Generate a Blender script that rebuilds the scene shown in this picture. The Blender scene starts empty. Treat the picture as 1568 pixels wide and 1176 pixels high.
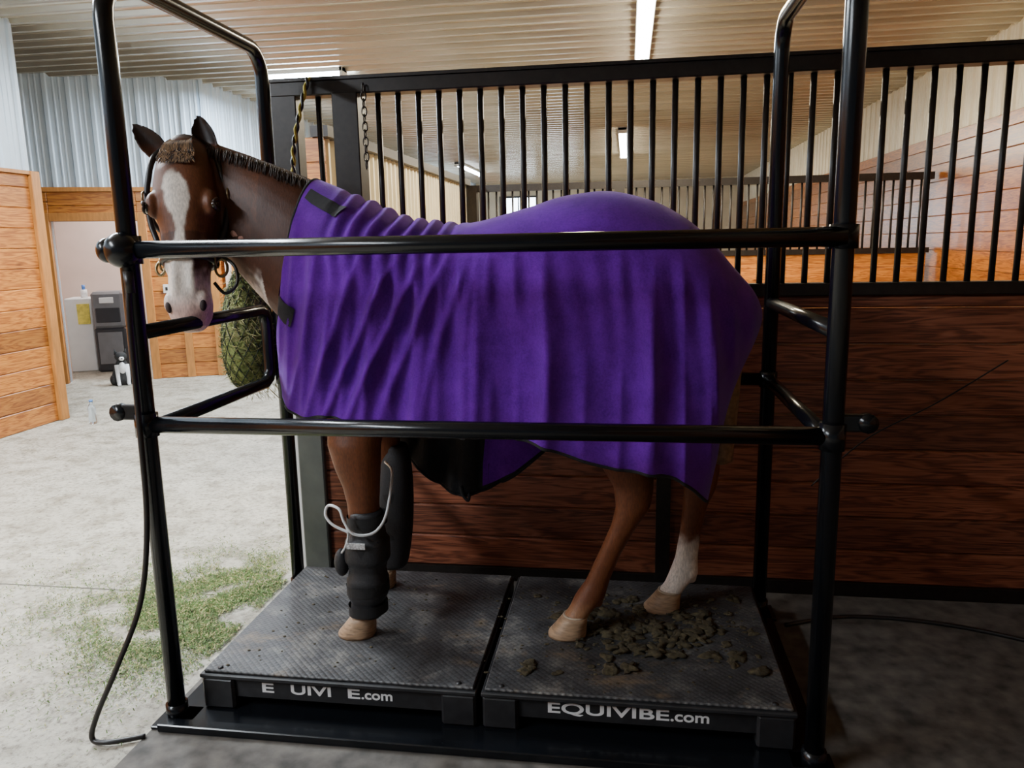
import bpy, math, random
from mathutils import Vector, Matrix, noise
random.seed(7)
V=Vector
# ------------------------------------------------------------------ helpers
class MB:
    def __init__(s): s.v=[];s.f=[];s.m=[];s.sm=[]
    def add(s,vs,fs,mi=0,sm=True):
        o=len(s.v); s.v+= [tuple(p) for p in vs]
        for f in fs: s.f.append(tuple(i+o for i in f)); s.m.append(mi); s.sm.append(sm)
    def box(s,a,b,mi=0,M=None,bev=0):
        x0,y0,z0=a;x1,y1,z1=b
        if bev>0:
            vs=[];e=bev
            import itertools
            idx={}
            for sx in (0,1):
                for sy in (0,1):
                    for sz in (0,1):
                        X=(x0,x1)[sx];Y=(y0,y1)[sy];Z=(z0,z1)[sz]
                        dx=e*(1-2*sx);dy=e*(1-2*sy);dz=e*(1-2*sz)
                        idx[(sx,sy,sz,0)]=len(vs);vs.append(V((X,Y+dy,Z+dz)))
                        idx[(sx,sy,sz,1)]=len(vs);vs.append(V((X+dx,Y,Z+dz)))
                        idx[(sx,sy,sz,2)]=len(vs);vs.append(V((X+dx,Y+dy,Z)))
            fs=[]
            for s_ in (0,1):
                q=[(0,0),(1,0),(1,1),(0,1)]
                fs.append([idx[(s_,a_,b_,0)] for a_,b_ in q]); fs.append([idx[(a_,s_,b_,1)] for a_,b_ in q]); fs.append([idx[(a_,b_,s_,2)] for a_,b_ in q])
            for a_ in (0,1):
                for b_ in (0,1):
                    fs.append([idx[(0,a_,b_,1)],idx[(1,a_,b_,1)],idx[(1,a_,b_,2)],idx[(0,a_,b_,2)]])
                    fs.append([idx[(a_,0,b_,0)],idx[(a_,1,b_,0)],idx[(a_,1,b_,2)],idx[(a_,0,b_,2)]])
                    fs.append([idx[(a_,b_,0,0)],idx[(a_,b_,1,0)],idx[(a_,b_,1,1)],idx[(a_,b_,0,1)]])
            for k in itertools.product((0,1),repeat=3): fs.append([idx[k+(0,)],idx[k+(1,)],idx[k+(2,)]])
        else:
            vs=[V((x,y,z)) for x in (x0,x1) for y in (y0,y1) for z in (z0,z1)]
            fs=[(0,1,3,2),(4,6,7,5),(0,4,5,1),(2,3,7,6),(0,2,6,4),(1,5,7,3)]
        if M is not None: vs=[M@p for p in vs]
        s.add(vs,fs,mi,False)
    def tube(s,pts,r,n=10,mi=0,closed=False,flat=None):
        pts=[V(p) for p in pts]; N=len(pts)
        rr=r if isinstance(r,(list,tuple)) else [r]*N
        vs=[];nrm=None
        for i,p in enumerate(pts):
            if closed: t=(pts[(i+1)%N]-pts[i-1])
            elif i==0: t=pts[1]-p
            elif i==N-1: t=p-pts[i-1]
            else: t=(pts[i+1]-p).normalized()+(p-pts[i-1]).normalized()
            t.normalize()
            if nrm is None:
                a=V((0,0,1)) if abs(t.z)<.9 else V((1,0,0))
                nrm=t.cross(a).normalized()
            nrm=(nrm-t*nrm.dot(t)).normalized(); b=t.cross(nrm)
            for k in range(n):
                an=2*math.pi*k/n
                vs.append(p+nrm*math.cos(an)*rr[i]+b*math.sin(an)*rr[i]*(flat or 1))
        fs=[]
        for i in range(N if closed else N-1):
            j=(i+1)%N
            for k in range(n):
                l=(k+1)%n; fs.append((i*n+k,i*n+l,j*n+l,j*n+k))
        if not closed: fs.append(tuple(range(n-1,-1,-1))); fs.append(tuple((N-1)*n+k for k in range(n)))
        s.add(vs,fs,mi,True)
    def ell(s,c,rx,ry,rz,mi=0,R=None,nu=20,nv=12,jit=0):
        vs=[];c=V(c)
        for i in range(nv+1):
            th=math.pi*i/nv
            for k in range(nu):
                ph=2*math.pi*k/nu
                p=V((rx*math.sin(th)*math.cos(ph),ry*math.sin(th)*math.sin(ph),rz*math.cos(th)))
                if jit: p*=1+jit*noise.noise(p*60+c*31)
                if R is not None: p=R@p
                vs.append(c+p)
        fs=[]
        for i in range(nv):
            for k in range(nu):
                l=(k+1)%nu; fs.append((i*nu+k,(i+1)*nu+k,(i+1)*nu+l,i*nu+l))
        s.add(vs,fs,mi,True)
    def loft(s,secs,n=28,mi=0,cap=True):
        vs=[]
        for c,A,Bp,Bn,e in secs:
            c=V(c)
            for k in range(n):
                an=2*math.pi*k/n; ca=math.cos(an);sa=math.sin(an)
                u=math.copysign(abs(ca)**(2/e),ca); w=math.copysign(abs(sa)**(2/e),sa)
                vs.append(c+A*u+(Bp if w>0 else Bn)*abs(w))
        fs=[];N=len(secs)
        for i in range(N-1):
            for k in range(n):
                l=(k+1)%n; fs.append((i*n+k,i*n+l,(i+1)*n+l,(i+1)*n+k))
        if cap: fs.append(tuple(range(n-1,-1,-1))); fs.append(tuple((N-1)*n+k for k in range(n)))
        s.add(vs,fs,mi,True)
    def build(s,name,mats,parent=None):
        me=bpy.data.meshes.new(name); me.from_pydata(s.v,[],s.f)
        me.polygons.foreach_set("material_index",s.m); me.polygons.foreach_set("use_smooth",s.sm)
        for m in mats: me.materials.append(m)
        me.update(); o=bpy.data.objects.new(name,me); bpy.context.scene.collection.objects.link(o)
        if parent: o.parent=parent
        return o
def smooth_path(pts,sub=8):
    pts=[V(p) for p in pts]; out=[]
    P=[pts[0]]+pts+[pts[-1]]
    for i in range(1,len(P)-2):
        for k in range(sub):
            t=k/sub; a,b,c,d=P[i-1],P[i],P[i+1],P[i+2]
            out.append(.5*((2*b)+(c-a)*t+(2*a-5*b+4*c-d)*t*t+(3*b-a-3*c+d)*t**3))
    out.append(pts[-1]); return out
def sst(a,b,x):
    t=max(0,min(1,(x-a)/(b-a))); return t*t*(3-2*t)
# ------------------------------------------------------------------ materials
def newmat(name):
    m=bpy.data.materials.new(name); m.use_nodes=True; nt=m.node_tree
    return m,nt,nt.nodes["Principled BSDF"]
def N(nt,t,**k):
    n=nt.nodes.new(t)
    for a,b in k.items():
        if a in n.inputs.keys(): n.inputs[a].default_value=b
        else: setattr(n,a,b)
    return n
def ramp(nt,fac,stops):
    r=nt.nodes.new("ShaderNodeValToRGB"); e=r.color_ramp.elements
    while len(e)<len(stops): e.new(.5)
    for i,(p,c) in enumerate(stops):
        e[i].position=p; e[i].color=(*c,1) if len(c)==3 else c
    nt.links.new(fac,r.inputs[0]); return r
def mapping(nt,sc,src="Object"):
    tc=nt.nodes.new("ShaderNodeTexCoord"); mp=nt.nodes.new("ShaderNodeMapping"); mp.inputs["Scale"].default_value=sc
    nt.links.new(tc.outputs[src],mp.inputs[0]); return mp.outputs[0]
def bump(nt,b,h,st,dist=.01):
    bn=N(nt,"ShaderNodeBump",Strength=st,Distance=dist); nt.links.new(h,bn.inputs["Height"]); nt.links.new(bn.outputs[0],b.inputs["Normal"]); return bn
def simple(name,col,rough=.5,metal=0,var=.12,scale=20,bmp=.1,coat=0,sheen=0,noisescale=(1,1,1)):
    m,nt,b=newmat(name)
    no=N(nt,"ShaderNodeTexNoise",Scale=scale,Detail=5.); nt.links.new(mapping(nt,noisescale),no.inputs[0])
    r=ramp(nt,no.outputs[0],[(.3,tuple(c*(1-var) for c in col)),(.7,tuple(min(1,c*(1+var)) for c in col))])
    nt.links.new(r.outputs[0],b.inputs["Base Color"])
    b.inputs["Roughness"].default_value=rough; b.inputs["Metallic"].default_value=metal
    b.inputs["Coat Weight"].default_value=coat; b.inputs["Sheen Weight"].default_value=sheen
    if bmp: bump(nt,b,no.outputs[0],bmp,.004)
    return m
def emis(name,col,st):
    m,nt,b=newmat(name); b.inputs["Base Color"].default_value=(*col,1)
    b.inputs["Emission Color"].default_value=(*col,1); b.inputs["Emission Strength"].default_value=st; return m
def wood(name,axis,c1,c2,c3,ph,z0=0,rough=.4,coat=.2):
    m,nt,b=newmat(name); L=nt.links.new
    tc=N(nt,"ShaderNodeTexCoord"); sp=N(nt,"ShaderNodeSeparateXYZ"); L(tc.outputs["Object"],sp.inputs[0])
    a=N(nt,"ShaderNodeMath",operation="SUBTRACT"); L(sp.outputs[2],a.inputs[0]); a.inputs[1].default_value=z0
    d=N(nt,"ShaderNodeMath",operation="DIVIDE"); L(a.outputs[0],d.inputs[0]); d.inputs[1].default_value=ph
    fl=N(nt,"ShaderNodeMath",operation="FLOOR"); L(d.outputs[0],fl.inputs[0])
    wn=N(nt,"ShaderNodeTexWhiteNoise",noise_dimensions="1D"); L(fl.outputs[0],wn.inputs["W"])
    ml=N(nt,"ShaderNodeMath",operation="MULTIPLY"); L(wn.outputs[0],ml.inputs[0]); ml.inputs[1].default_value=13
    ad=N(nt,"ShaderNodeMath",operation="ADD"); L(sp.outputs[0 if axis=='x' else 1],ad.inputs[0]); L(ml.outputs[0],ad.inputs[1])
    cb=N(nt,"ShaderNodeCombineXYZ"); L(ad.outputs[0],cb.inputs[0]); L(sp.outputs[2],cb.inputs[2])
    mp=N(nt,"ShaderNodeMapping"); mp.inputs["Scale"].default_value=(1.3,1,14); L(cb.outputs[0],mp.inputs[0])
    n1=N(nt,"ShaderNodeTexNoise",Scale=1.6,Detail=3.,Distortion=.6); L(mp.outputs[0],n1.inputs[0])
    rg=N(nt,"ShaderNodeMath",operation="MULTIPLY"); L(n1.outputs[0],rg.inputs[0]); rg.inputs[1].default_value=38
    sn=N(nt,"ShaderNodeMath",operation="SINE"); L(rg.outputs[0],sn.inputs[0])
    mp2=N(nt,"ShaderNodeMapping"); mp2.inputs["Scale"].default_value=(3,1,90); L(cb.outputs[0],mp2.inputs[0])
    n2=N(nt,"ShaderNodeTexNoise",Scale=2.,Detail=4.); L(mp2.outputs[0],n2.inputs[0])
    mx=N(nt,"ShaderNodeMath",operation="MULTIPLY_ADD"); L(sn.outputs[0],mx.inputs[0]); mx.inputs[1].default_value=.18; L(n2.outputs[0],mx.inputs[2])
    r=ramp(nt,mx.outputs[0],[(.25,c3),(.5,c2),(.8,c1)])
    mp3=N(nt,"ShaderNodeMapping"); mp3.inputs["Scale"].default_value=(2.2,1,6.5); L(cb.outputs[0],mp3.inputs[0])
    vo=N(nt,"ShaderNodeTexVoronoi",Scale=1.); L(mp3.outputs[0],vo.inputs[0])
    kr=ramp(nt,vo.outputs["Distance"],[(.05,(.25,.12,.06)),(.13,(1,1,1))])
    mm=N(nt,"ShaderNodeMix",data_type="RGBA",blend_type="MULTIPLY"); mm.inputs[0].default_value=.9; L(r.outputs[0],mm.inputs[6]); L(kr.outputs[0],mm.inputs[7])
    hv=N(nt,"ShaderNodeHueSaturation"); L(mm.outputs[2],hv.inputs["Color"])
    vr=N(nt,"ShaderNodeMapRange"); vr.inputs[3].default_value=.70; vr.inputs[4].default_value=1.2; L(wn.outputs[0],vr.inputs[0]); L(vr.outputs[0],hv.inputs["Value"])
    L(hv.outputs[0],b.inputs["Base Color"]); b.inputs["Roughness"].default_value=rough; b.inputs["Coat Weight"].default_value=coat; b.inputs["Coat Roughness"].default_value=.25
    bump(nt,b,n2.outputs[0],.15,.003); return m
m_steel=simple("black_powdercoat",(.005,.006,.008),.22,.0,.2,60,.03,coat=0)
m_steel.node_tree.nodes["Principled BSDF"].inputs["Specular IOR Level"].default_value=.4
m_bars=simple("dark_bronze_bars",(.018,.014,.012),.4,.3,.3,40,.05)
m_pine=wood("pine_boards_y",'y',(.60,.24,.042),(.46,.155,.022),(.26,.072,.010),.17,rough=.42)
m_pinex=wood("pine_boards_x",'x',(.60,.24,.042),(.46,.155,.022),(.26,.072,.010),.17,rough=.42)
m_red=wood("stained_boards",'x',(.31,.105,.052),(.21,.062,.028),(.085,.022,.010),.145,z0=.06,rough=.5,coat=.1)
m_orange=wood("varnished_boards",'y',(.42,.15,.016),(.29,.085,.008),(.14,.032,.004),.19,rough=.28,coat=.35)
m_trim=simple("pine_trim",(.44,.18,.04),.5,0,.2,6,.05,noisescale=(6,6,1))
m_metalwall=simple("white_metal_siding",(.56,.67,.78),.38,.0,.05,3,.02)
m_cream=simple("cream_metal_siding",(.70,.63,.47),.4,.0,.08,3,.02)
m_white=simple("white_plastic",(.8,.8,.8),.4,0,.03,10,0)
m_pink=simple("washroom_paint",(.70,.56,.50),.6,0,.04,4,.03)
m_ceil,nt,b=newmat("ceiling_metal")
no=N(nt,"ShaderNodeTexNoise",Scale=1.3,Detail=4.); nt.links.new(mapping(nt,(.5,3,1)),no.inputs[0])
r=ramp(nt,no.outputs[0],[(.3,(.40,.355,.27)),(.7,(.56,.50,.39))]); nt.links.new(r.outputs[0],b.inputs["Base Color"])
b.inputs["Roughness"].default_value=.26; b.inputs["Metallic"].default_value=.5
m_conc,nt,b=newmat("concrete_floor"); mo=mapping(nt,(1,1,1))
n1=N(nt,"ShaderNodeTexNoise",Scale=1.1,Detail=6.,Roughness=.65); n2=N(nt,"ShaderNodeTexNoise",Scale=36.,Detail=6.,Roughness=.8)
n3=N(nt,"ShaderNodeTexNoise",Scale=6.,Detail=8.,Roughness=.7)
for q in (n1,n2,n3): nt.links.new(mo,q.inputs[0])
r1=ramp(nt,n1.outputs[0],[(.3,(.35,.32,.255)),(.7,(.52,.49,.41))])
r3=ramp(nt,n3.outputs[0],[(.38,(.45,.42,.36)),(.52,(.95,.95,.95)),(.7,(1.2,1.2,1.2))])
r2=ramp(nt,n2.outputs[0],[(.38,(.28,.25,.21)),(.48,(1,1,1)),(.66,(1.25,1.25,1.22))])
m1=N(nt,"ShaderNodeMix",data_type="RGBA",blend_type="MULTIPLY"); m1.inputs[0].default_value=.75; nt.links.new(r1.outputs[0],m1.inputs[6]); nt.links.new(r3.outputs[0],m1.inputs[7])
m2=N(nt,"ShaderNodeMix",data_type="RGBA",blend_type="MULTIPLY"); m2.inputs[0].default_value=.85; nt.links.new(m1.outputs[2],m2.inputs[6]); nt.links.new(r2.outputs[0],m2.inputs[7])
nt.links.new(m2.outputs[2],b.inputs["Base Color"]); b.inputs["Roughness"].default_value=.55; bump(nt,b,n2.outputs[0],.5,.006)
m_floorshade=simple("dusty_shaded_concrete",(.090,.080,.070),.75,0,.55,14,.4)  # dusty concrete with its shade put into a darker base colour
m_rub,nt,b=newmat("diamond_rubber"); mo=mapping(nt,(1,1,1))
rt=N(nt,"ShaderNodeMapping"); rt.inputs["Rotation"].default_value=(0,0,.785); nt.links.new(mo,rt.inputs[0])
vo=N(nt,"ShaderNodeTexVoronoi",Scale=62.,Randomness=.05); nt.links.new(rt.outputs[0],vo.inputs[0])
no=N(nt,"ShaderNodeTexNoise",Scale=6.,Detail=10.,Roughness=.8); nt.links.new(mo,no.inputs[0])
r=ramp(nt,no.outputs[0],[(.34,(.035,.033,.033)),(.52,(.10,.10,.105)),(.66,(.34,.32,.29))])
rv=ramp(nt,vo.outputs[0],[(.2,(1.3,1.3,1.3)),(.5,(.4,.4,.4))])
mx=N(nt,"ShaderNodeMix",data_type="RGBA",blend_type="MULTIPLY"); mx.inputs[0].default_value=.85; nt.links.new(r.outputs[0],mx.inputs[6]); nt.links.new(rv.outputs[0],mx.inputs[7])
nd=N(nt,"ShaderNodeTexNoise",Scale=3.3,Detail=6.,Roughness=.75); nt.links.new(mapping(nt,(1,1.6,1)),nd.inputs[0])
rd=ramp(nt,nd.outputs[0],[(.57,(0,0,0)),(.74,(1,1,1))])
mx2=N(nt,"ShaderNodeMix",data_type="RGBA"); nt.links.new(rd.outputs[0],mx2.inputs[0]); nt.links.new(mx.outputs[2],mx2.inputs[6]); mx2.inputs[7].default_value=(.20,.14,.085,1)
nt.links.new(mx2.outputs[2],b.inputs["Base Color"]); b.inputs["Roughness"].default_value=.45
iv=N(nt,"ShaderNodeMath",operation="SUBTRACT"); iv.inputs[0].default_value=1; nt.links.new(vo.outputs[0],iv.inputs[1]); bump(nt,b,iv.outputs[0],.8,.004)
m_padframe=simple("pad_frame_paint",(.02,.02,.022),.45,0,.3,30,.1)
m_fl,nt,b=newmat("purple_fleece"); mo=mapping(nt,(1,1,1))
n1=N(nt,"ShaderNodeTexNoise",Scale=130.,Detail=5.,Roughness=.85); n2=N(nt,"ShaderNodeTexNoise",Scale=9.,Detail=6.,Roughness=.7)
nt.links.new(mo,n1.inputs[0]); nt.links.new(mo,n2.inputs[0])
ml=N(nt,"ShaderNodeMath",operation="MULTIPLY_ADD"); nt.links.new(n1.outputs[0],ml.inputs[0]); ml.inputs[1].default_value=.5; 
m5=N(nt,"ShaderNodeMath",operation="MULTIPLY"); nt.links.new(n2.outputs[0],m5.inputs[0]); m5.inputs[1].default_value=.5; nt.links.new(m5.outputs[0],ml.inputs[2])
r=ramp(nt,ml.outputs[0],[(.36,(.078,.003,.21)),(.64,(.165,.014,.42))]); nt.links.new(r.outputs[0],b.inputs["Base Color"])
b.inputs["Roughness"].default_value=.95; b.inputs["Specular IOR Level"].default_value=.15
b.inputs["Sheen Weight"].default_value=.5; b.inputs["Sheen Tint"].default_value=(.65,.50,1,1); b.inputs["Sheen Roughness"].default_value=.38
bump(nt,b,n1.outputs[0],.55,.004)
m_black=simple("black_lining",(.012,.012,.014),.85,0,.3,80,.2)
m_neo=simple("black_neoprene",(.016,.016,.019),.6,0,.3,200,.25)
m_tubew=simple("white_tubing",(.75,.78,.8),.35,0,.03,10,0)
m_strap=simple("black_leather",(.012,.01,.01),.4,0,.3,60,.1)
m_hay=simple("hay_green",(.20,.24,.07),.8,0,.5,30,0)
m_hayd=simple("hay_dry",(.42,.38,.17),.8,0,.4,30,0)
m_dirt=simple("manure",(.055,.042,.020),.95,0,.6,70,.8)
m_horse,nt,b=newmat("horse_coat"); at=N(nt,"ShaderNodeAttribute",attribute_name="Col")
n1=N(nt,"ShaderNodeTexNoise",Scale=220.,Detail=3.); nt.links.new(mapping(nt,(1,1,.25)),n1.inputs[0])
rr=ramp(nt,n1.outputs[0],[(.3,(.75,.75,.75)),(.7,(1.2,1.2,1.2))])
mx=N(nt,"ShaderNodeMix",data_type="RGBA",blend_type="MULTIPLY"); mx.inputs[0].default_value=1; nt.links.new(at.outputs[0],mx.inputs[6]); nt.links.new(rr.outputs[0],mx.inputs[7])
n7=N(nt,"ShaderNodeTexNoise",Scale=14.,Detail=6.,Roughness=.7); nt.links.new(mapping(nt,(1,1,.6)),n7.inputs[0])
r7=ramp(nt,n7.outputs[0],[(.3,(.68,.64,.60)),(.7,(1.2,1.16,1.12))])
mx7=N(nt,"ShaderNodeMix",data_type="RGBA",blend_type="MULTIPLY"); mx7.inputs[0].default_value=.8; nt.links.new(mx.outputs[2],mx7.inputs[6]); nt.links.new(r7.outputs[0],mx7.inputs[7])
nt.links.new(mx7.outputs[2],b.inputs["Base Color"]); b.inputs["Roughness"].default_value=.5; b.inputs["Specular IOR Level"].default_value=.35
bump(nt,b,n1.outputs[0],.3,.002)
m_eye=simple("eye_gloss",(.01,.006,.004),.05,0,.1,5,0,coat=1)
m_hair=simple("light_hair",(.24,.14,.07),.6,0,.3,60,0)
m_mane=simple("chestnut_hair",(.024,.010,.005),.6,0,.3,60,0)
# ------------------------------------------------------------------ camera
H=1.5
yaw=math.radians(8.6); pitch=math.radians(10.4); roll=math.radians(1.1)
fwd=V((-math.sin(yaw)*math.cos(pitch), math.cos(yaw)*math.cos(pitch), -math.sin(pitch)))
right=V((math.cos(yaw), math.sin(yaw),0)); up=right.cross(fwd)
rr_=right*math.cos(roll)-up*math.sin(roll); uu_=up*math.cos(roll)+right*math.sin(roll)
cd=bpy.data.cameras.new("camera"); cam=bpy.data.objects.new("camera",cd); bpy.context.scene.collection.objects.link(cam)
M=Matrix((rr_,uu_,-fwd)).transposed().to_4x4(); M.translation=V((0,0,H)); cam.matrix_world=M
cd.sensor_width=36; cd.lens=36*1178/1568; cd.clip_end=200; cd.clip_start=.05
bpy.context.scene.camera=cam
# ------------------------------------------------------------------ room shell
CZ=3.4
mb=MB(); mb.box((-12,-4,-.1),(3.6,25.2,0)); mb.build("floor",[m_conc])
mb=MB(); mb.box((-5.0,2.93,0),(-1.62,2.938,.0015)); mb.build("floor_control_joint",[simple("joint_dark",(.12,.11,.09),.8,0,.2,20,0)])
def ribbed(mb,origin,U,W,length,height,pitch_,rib=.03,rw=.035,mi=0,minor=.25):
    U=V(U).normalized();W=V(W).normalized();n=U.cross(W); O=V(origin)
    prof=[];x=0
    while x<length-1e-4:
        e=min(x+pitch_,length)
        prof+= [(x,0),(x+.012,rib),(x+.012+rw,rib),(x+.024+rw,0)]
        g=(pitch_-.024-rw)/3
        for q in (1,2):
            a=x+.024+rw+g*q
            prof+=[(a-.012,0),(a-.006,rib*minor),(a+.006,rib*minor),(a+.012,0)]
        x=e
    prof=[p for p in prof if p[0]<=length]+[(length,0)]
    vs=[];fs=[]
    for (a,h) in prof: vs.append(O+U*a+n*h); vs.append(O+U*a+n*h+W*height)
    for i in range(len(prof)-1): fs.append((2*i,2*i+2,2*i+3,2*i+1))
    mb.add(vs,fs,mi,False)
mb=MB(); ribbed(mb,(-12,-4,CZ),(0,1,0),(1,0,0),29.2,15.6,.23,.035,.04); mb.build("ceiling",[m_ceil])
def planks_x(mb,x0,x1,y,z0,z1,ph,th=.035,mi=0,face=-1):
    z=z0
    while z<z1-.01:
        e=min(z+ph,z1); a,b=(y-th,y) if face<0 else (y,y+th)
        mb.box((x0,a,z+.0015),(x1,b,e-.0015),mi,bev=.006); z=e
def planks_y(mb,x,y0,y1,z0,z1,ph,th=.035,mi=0,face=1):
    z=z0
    while z<z1-.01:
        e=min(z+ph,z1); a,b=(x,x+th) if face>0 else (x-th,x)
        mb.box((a,y0,z+.0015),(b,y1,e-.0015),mi,bev=.006); z=e
WZ=2.15
mb=MB(); planks_y(mb,-5.1,-3,6.1,0,WZ,.17); mb.box((-5.2,-3,0),(-5.1,6.1,CZ),1)
ribbed(mb,(-5.095,6.15,WZ),(0,-1,0),(0,0,1),9,CZ-WZ,.23,-.02,mi=1)
mb.build("wall_left",[m_pine,m_metalwall])
mb=MB(); mb.box((-5.22,6.1,0),(-5.03,6.2,WZ+.03),bev=.006); mb.box((-5.1,-3,WZ),(-5.04,6.1,WZ+.03)); mb.build("trim_1",[m_trim])
A=V((-6.75,7.75,0)); B=V((-4.85,8.55,0)); U=(B-A).normalized(); ang=math.atan2(U.y,U.x); Lw=(B-A).length
RM=Matrix.Translation(A)@Matrix.Rotation(ang,4,'Z')
d0,d1,dz=.42,1.32,1.83
mb=MB()
planks_x(mb,-2.5,d0,0,0,WZ,.17); planks_x(mb,d1,Lw,0,0,WZ,.17); planks_x(mb,d0,d1,0,dz,WZ,.17)
mb.box((-2.5,0,0),(d0,.1,CZ),1);mb.box((d1,0,0),(Lw,.1,CZ),1);mb.box((d0,0,dz),(d1,.1,CZ),1)
ribbed(mb,(-2.5,-.004,WZ+.03),(1,0,0),(0,0,1),Lw+2.5,CZ-WZ-.03,.23,.02,mi=1)
o=mb.build("wall_back_left",[m_pinex,m_metalwall]); o.matrix_world=RM
mb=MB()
mb.box((d0-.09,-.06,0),(d0,.12,dz+.09),bev=.004); mb.box((d1,-.06,0),(d1+.09,.12,dz+.09),bev=.004); mb.box((d0,-.06,dz),(d1,.12,dz+.09),bev=.004)
o=mb.build("door_1",[m_trim]); o.matrix_world=RM
mb=MB(); mb.box((-2.5,-.05,WZ),(Lw,0,WZ+.05),bev=.004); mb.box((Lw-.36,-.055,0),(Lw-.27,-.036,WZ),bev=.004)
mb.box((Lw-.02,-.06,0),(Lw+.06,.06,WZ+.05),bev=.004)
o=mb.build("trim_2",[m_trim]); o.matrix_world=RM
mb=MB(); mb.box((-.6,2.2,0),(2.2,2.25,2.6)); mb.box((-.65,.1,0),(-.6,2.2,2.6)); mb.box((2.2,.1,0),(2.25,2.2,2.6)); mb.box((-.6,.1,2.55),(2.2,2.2,2.6))
o=mb.build("wall_washroom",[m_pink]); o.matrix_world=RM
mb=MB(); planks_y(mb,-4.85,8.6,25,0,WZ,.17); mb.box((-4.95,8.6,0),(-4.85,25,CZ),1)
ribbed(mb,(-4.84,25,WZ),(0,-1,0),(0,0,1),16.4,CZ-WZ,.23,-.02,mi=1); mb.build("wall_aisle",[m_pine,m_metalwall])
mb=MB(); planks_y(mb,3.5,-4,25,0,2.6,.19,face=-1); mb.box((3.5,-4,0),(3.6,25,CZ),1)
ribbed(mb,(3.49,-4,2.6),(0,1,0),(0,0,1),29,CZ-2.6,.23,-.02,mi=1); mb.build("wall_right",[m_orange,m_cream])
mb=MB(); mb.box((-12,25,0),(3.6,25.1,CZ)); mb.build("wall_end",[m_cream])
m_day=emis("daylight_glass",(.75,.88,1),12)
for i,(x0,x1,z0,z1) in enumerate([(-4.0,-2.9,2.1,2.9),(-2.6,-1.6,1.2,2.5)]):
    mb=MB(); mb.box((x0,24.95,z0),(x1,24.99,z1)); mb.box((x0-.06,24.93,z0-.06),(x0,25,z1+.06),1);mb.box((x1,24.93,z0-.06),(x1+.06,25,z1+.06),1)
    mb.box((x0,24.93,z1),(x1,25,z1+.06),1);mb.box((x0,24.93,z0-.06),(x1,25,z0),1);mb.box(((x0+x1)/2-.02,24.94,z0),((x0+x1)/2+.02,25,z1),1)
    mb.build("window_%d"%(i+1),[m_day,m_bars])
mb=MB(); planks_y(mb,-2.0,5.0,9.6,0,1.3,.17,face=1,mi=0); planks_x(mb,-2.22,-1.96,5.0,0,2.2,.17,mi=2)
ribbed(mb,(-2.0,9.6,1.32),(0,-1,0),(0,0,1),4.6,.88,.115,-.03,rw=.03,mi=1)
mb.box((-2.04,4.95,2.2),(-1.92,9.6,2.27),3); mb.build("wall_stall",[m_orange,m_cream,m_pinex,m_bars])
m_tube1=emis("fluorescent_warm",(1,.95,.82),80); m_tube2=emis("fluorescent_cool",(.72,.87,1),80)
def fixture(name,x,y0,y1,m,z=CZ-.11,w=.075,rot=None):
    cx,cy=x,(y0+y1)/2; 
    x=0;y0-=cy;y1-=cy
    mb=MB(); mb.box((x-w,y0,z+.02),(x+w,y1,z+.07),1,bev=.006)
    for dx in (-w*.5,w*.5): mb.tube([(x+dx,y0+.03,z),(x+dx,y1-.03,z)],.019,10,0)
    for y in (y0,y1-.03): mb.box((x-w,y,z-.03),(x+w,y+.03,z+.07),1)
    mb.box((x-.01,y0+.3,z+.07),(x+.01,y0+.32,CZ+.01),1); mb.box((x-.01,y1-.3,z+.07),(x+.01,y1-.28,CZ+.01),1)
    o=mb.build(name,[m,m_white]); o.location=(cx,cy,0)
    if rot: o.rotation_euler=(0,0,rot)
    return o
fixture("fluorescent_light",.13,5.6,8.9,m_tube1); fixture("fluorescent_light",-.1,13.5,17.5,m_tube1)
fixture("fluorescent_light",-3.48,7.95,8.85,m_tube2,z=CZ-.08,rot=math.pi/2); fixture("fluorescent_light",-3.9,18,21,m_tube2); fixture("fluorescent_light",-3.6,2.6,4.6,m_tube2); fixture("fluorescent_light",-3.6,-1.4,.6,m_tube2)
# ------------------------------------------------------------------ stall partition
mb=MB(); PX0,PX1,PY=-1.48,3.45,3.24
planks_x(mb,-1.36,PX1,PY+.02,.06,1.27,.145,th=.04)
mb.box((-1.36,PY-.03,0),(PX1,PY+.03,.06),1); mb.box((PX0,PY-.04,1.27),(PX1,PY+.04,1.32),1,bev=.004)
mb.box((PX0,PY-.05,2.115),(PX1,PY+.03,2.175),1,bev=.005); mb.box((PX0,PY-.06,2.172),(PX1,PY+.04,2.185),1)
mb.box((-1.48,PY-.05,1.3),(-1.37,PY+.03,2.12),1,bev=.004)
mb.box((-1.21,PY-.06,1.27),(-1.10,PY+.05,2.12),1,bev=.004)
mb.box((-1.47,PY-.05,0),(-1.35,PY+.05,1.3),2,bev=.006)
mb.box((-1.50,PY-.03,0),(-1.475,PY+.03,1.3),3)
x=-1.03
while x<PX1-.04:
    mb.tube([(x,PY,1.31),(x,PY,2.13)],.0125,8,1); x+=.0865
for x in (-1.29,): mb.tube([(x,PY,1.31),(x,PY,2.13)],.0125,8,1)
for x in (0.16,2.0): mb.box((x-.03,PY-.045,.05),(x+.03,PY-.022,1.28),1)
mb.build("stall_partition",[m_red,m_bars,simple("galvanized_channel",(.10,.11,.10),.5,.3,.2,8,.05),m_white])
mb=MB(); planks_x(mb,-1.9,3.4,9.62,.0,1.3,.19,mi=0); mb.box((-1.95,9.56,1.3),(3.42,9.66,1.36),1); mb.box((-1.95,9.55,2.12),(3.42,9.66,2.2),1)
x=-1.9
while x<3.4: mb.tube([(x,9.6,1.34),(x,9.6,2.14)],.013,6,1); x+=.1
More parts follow.
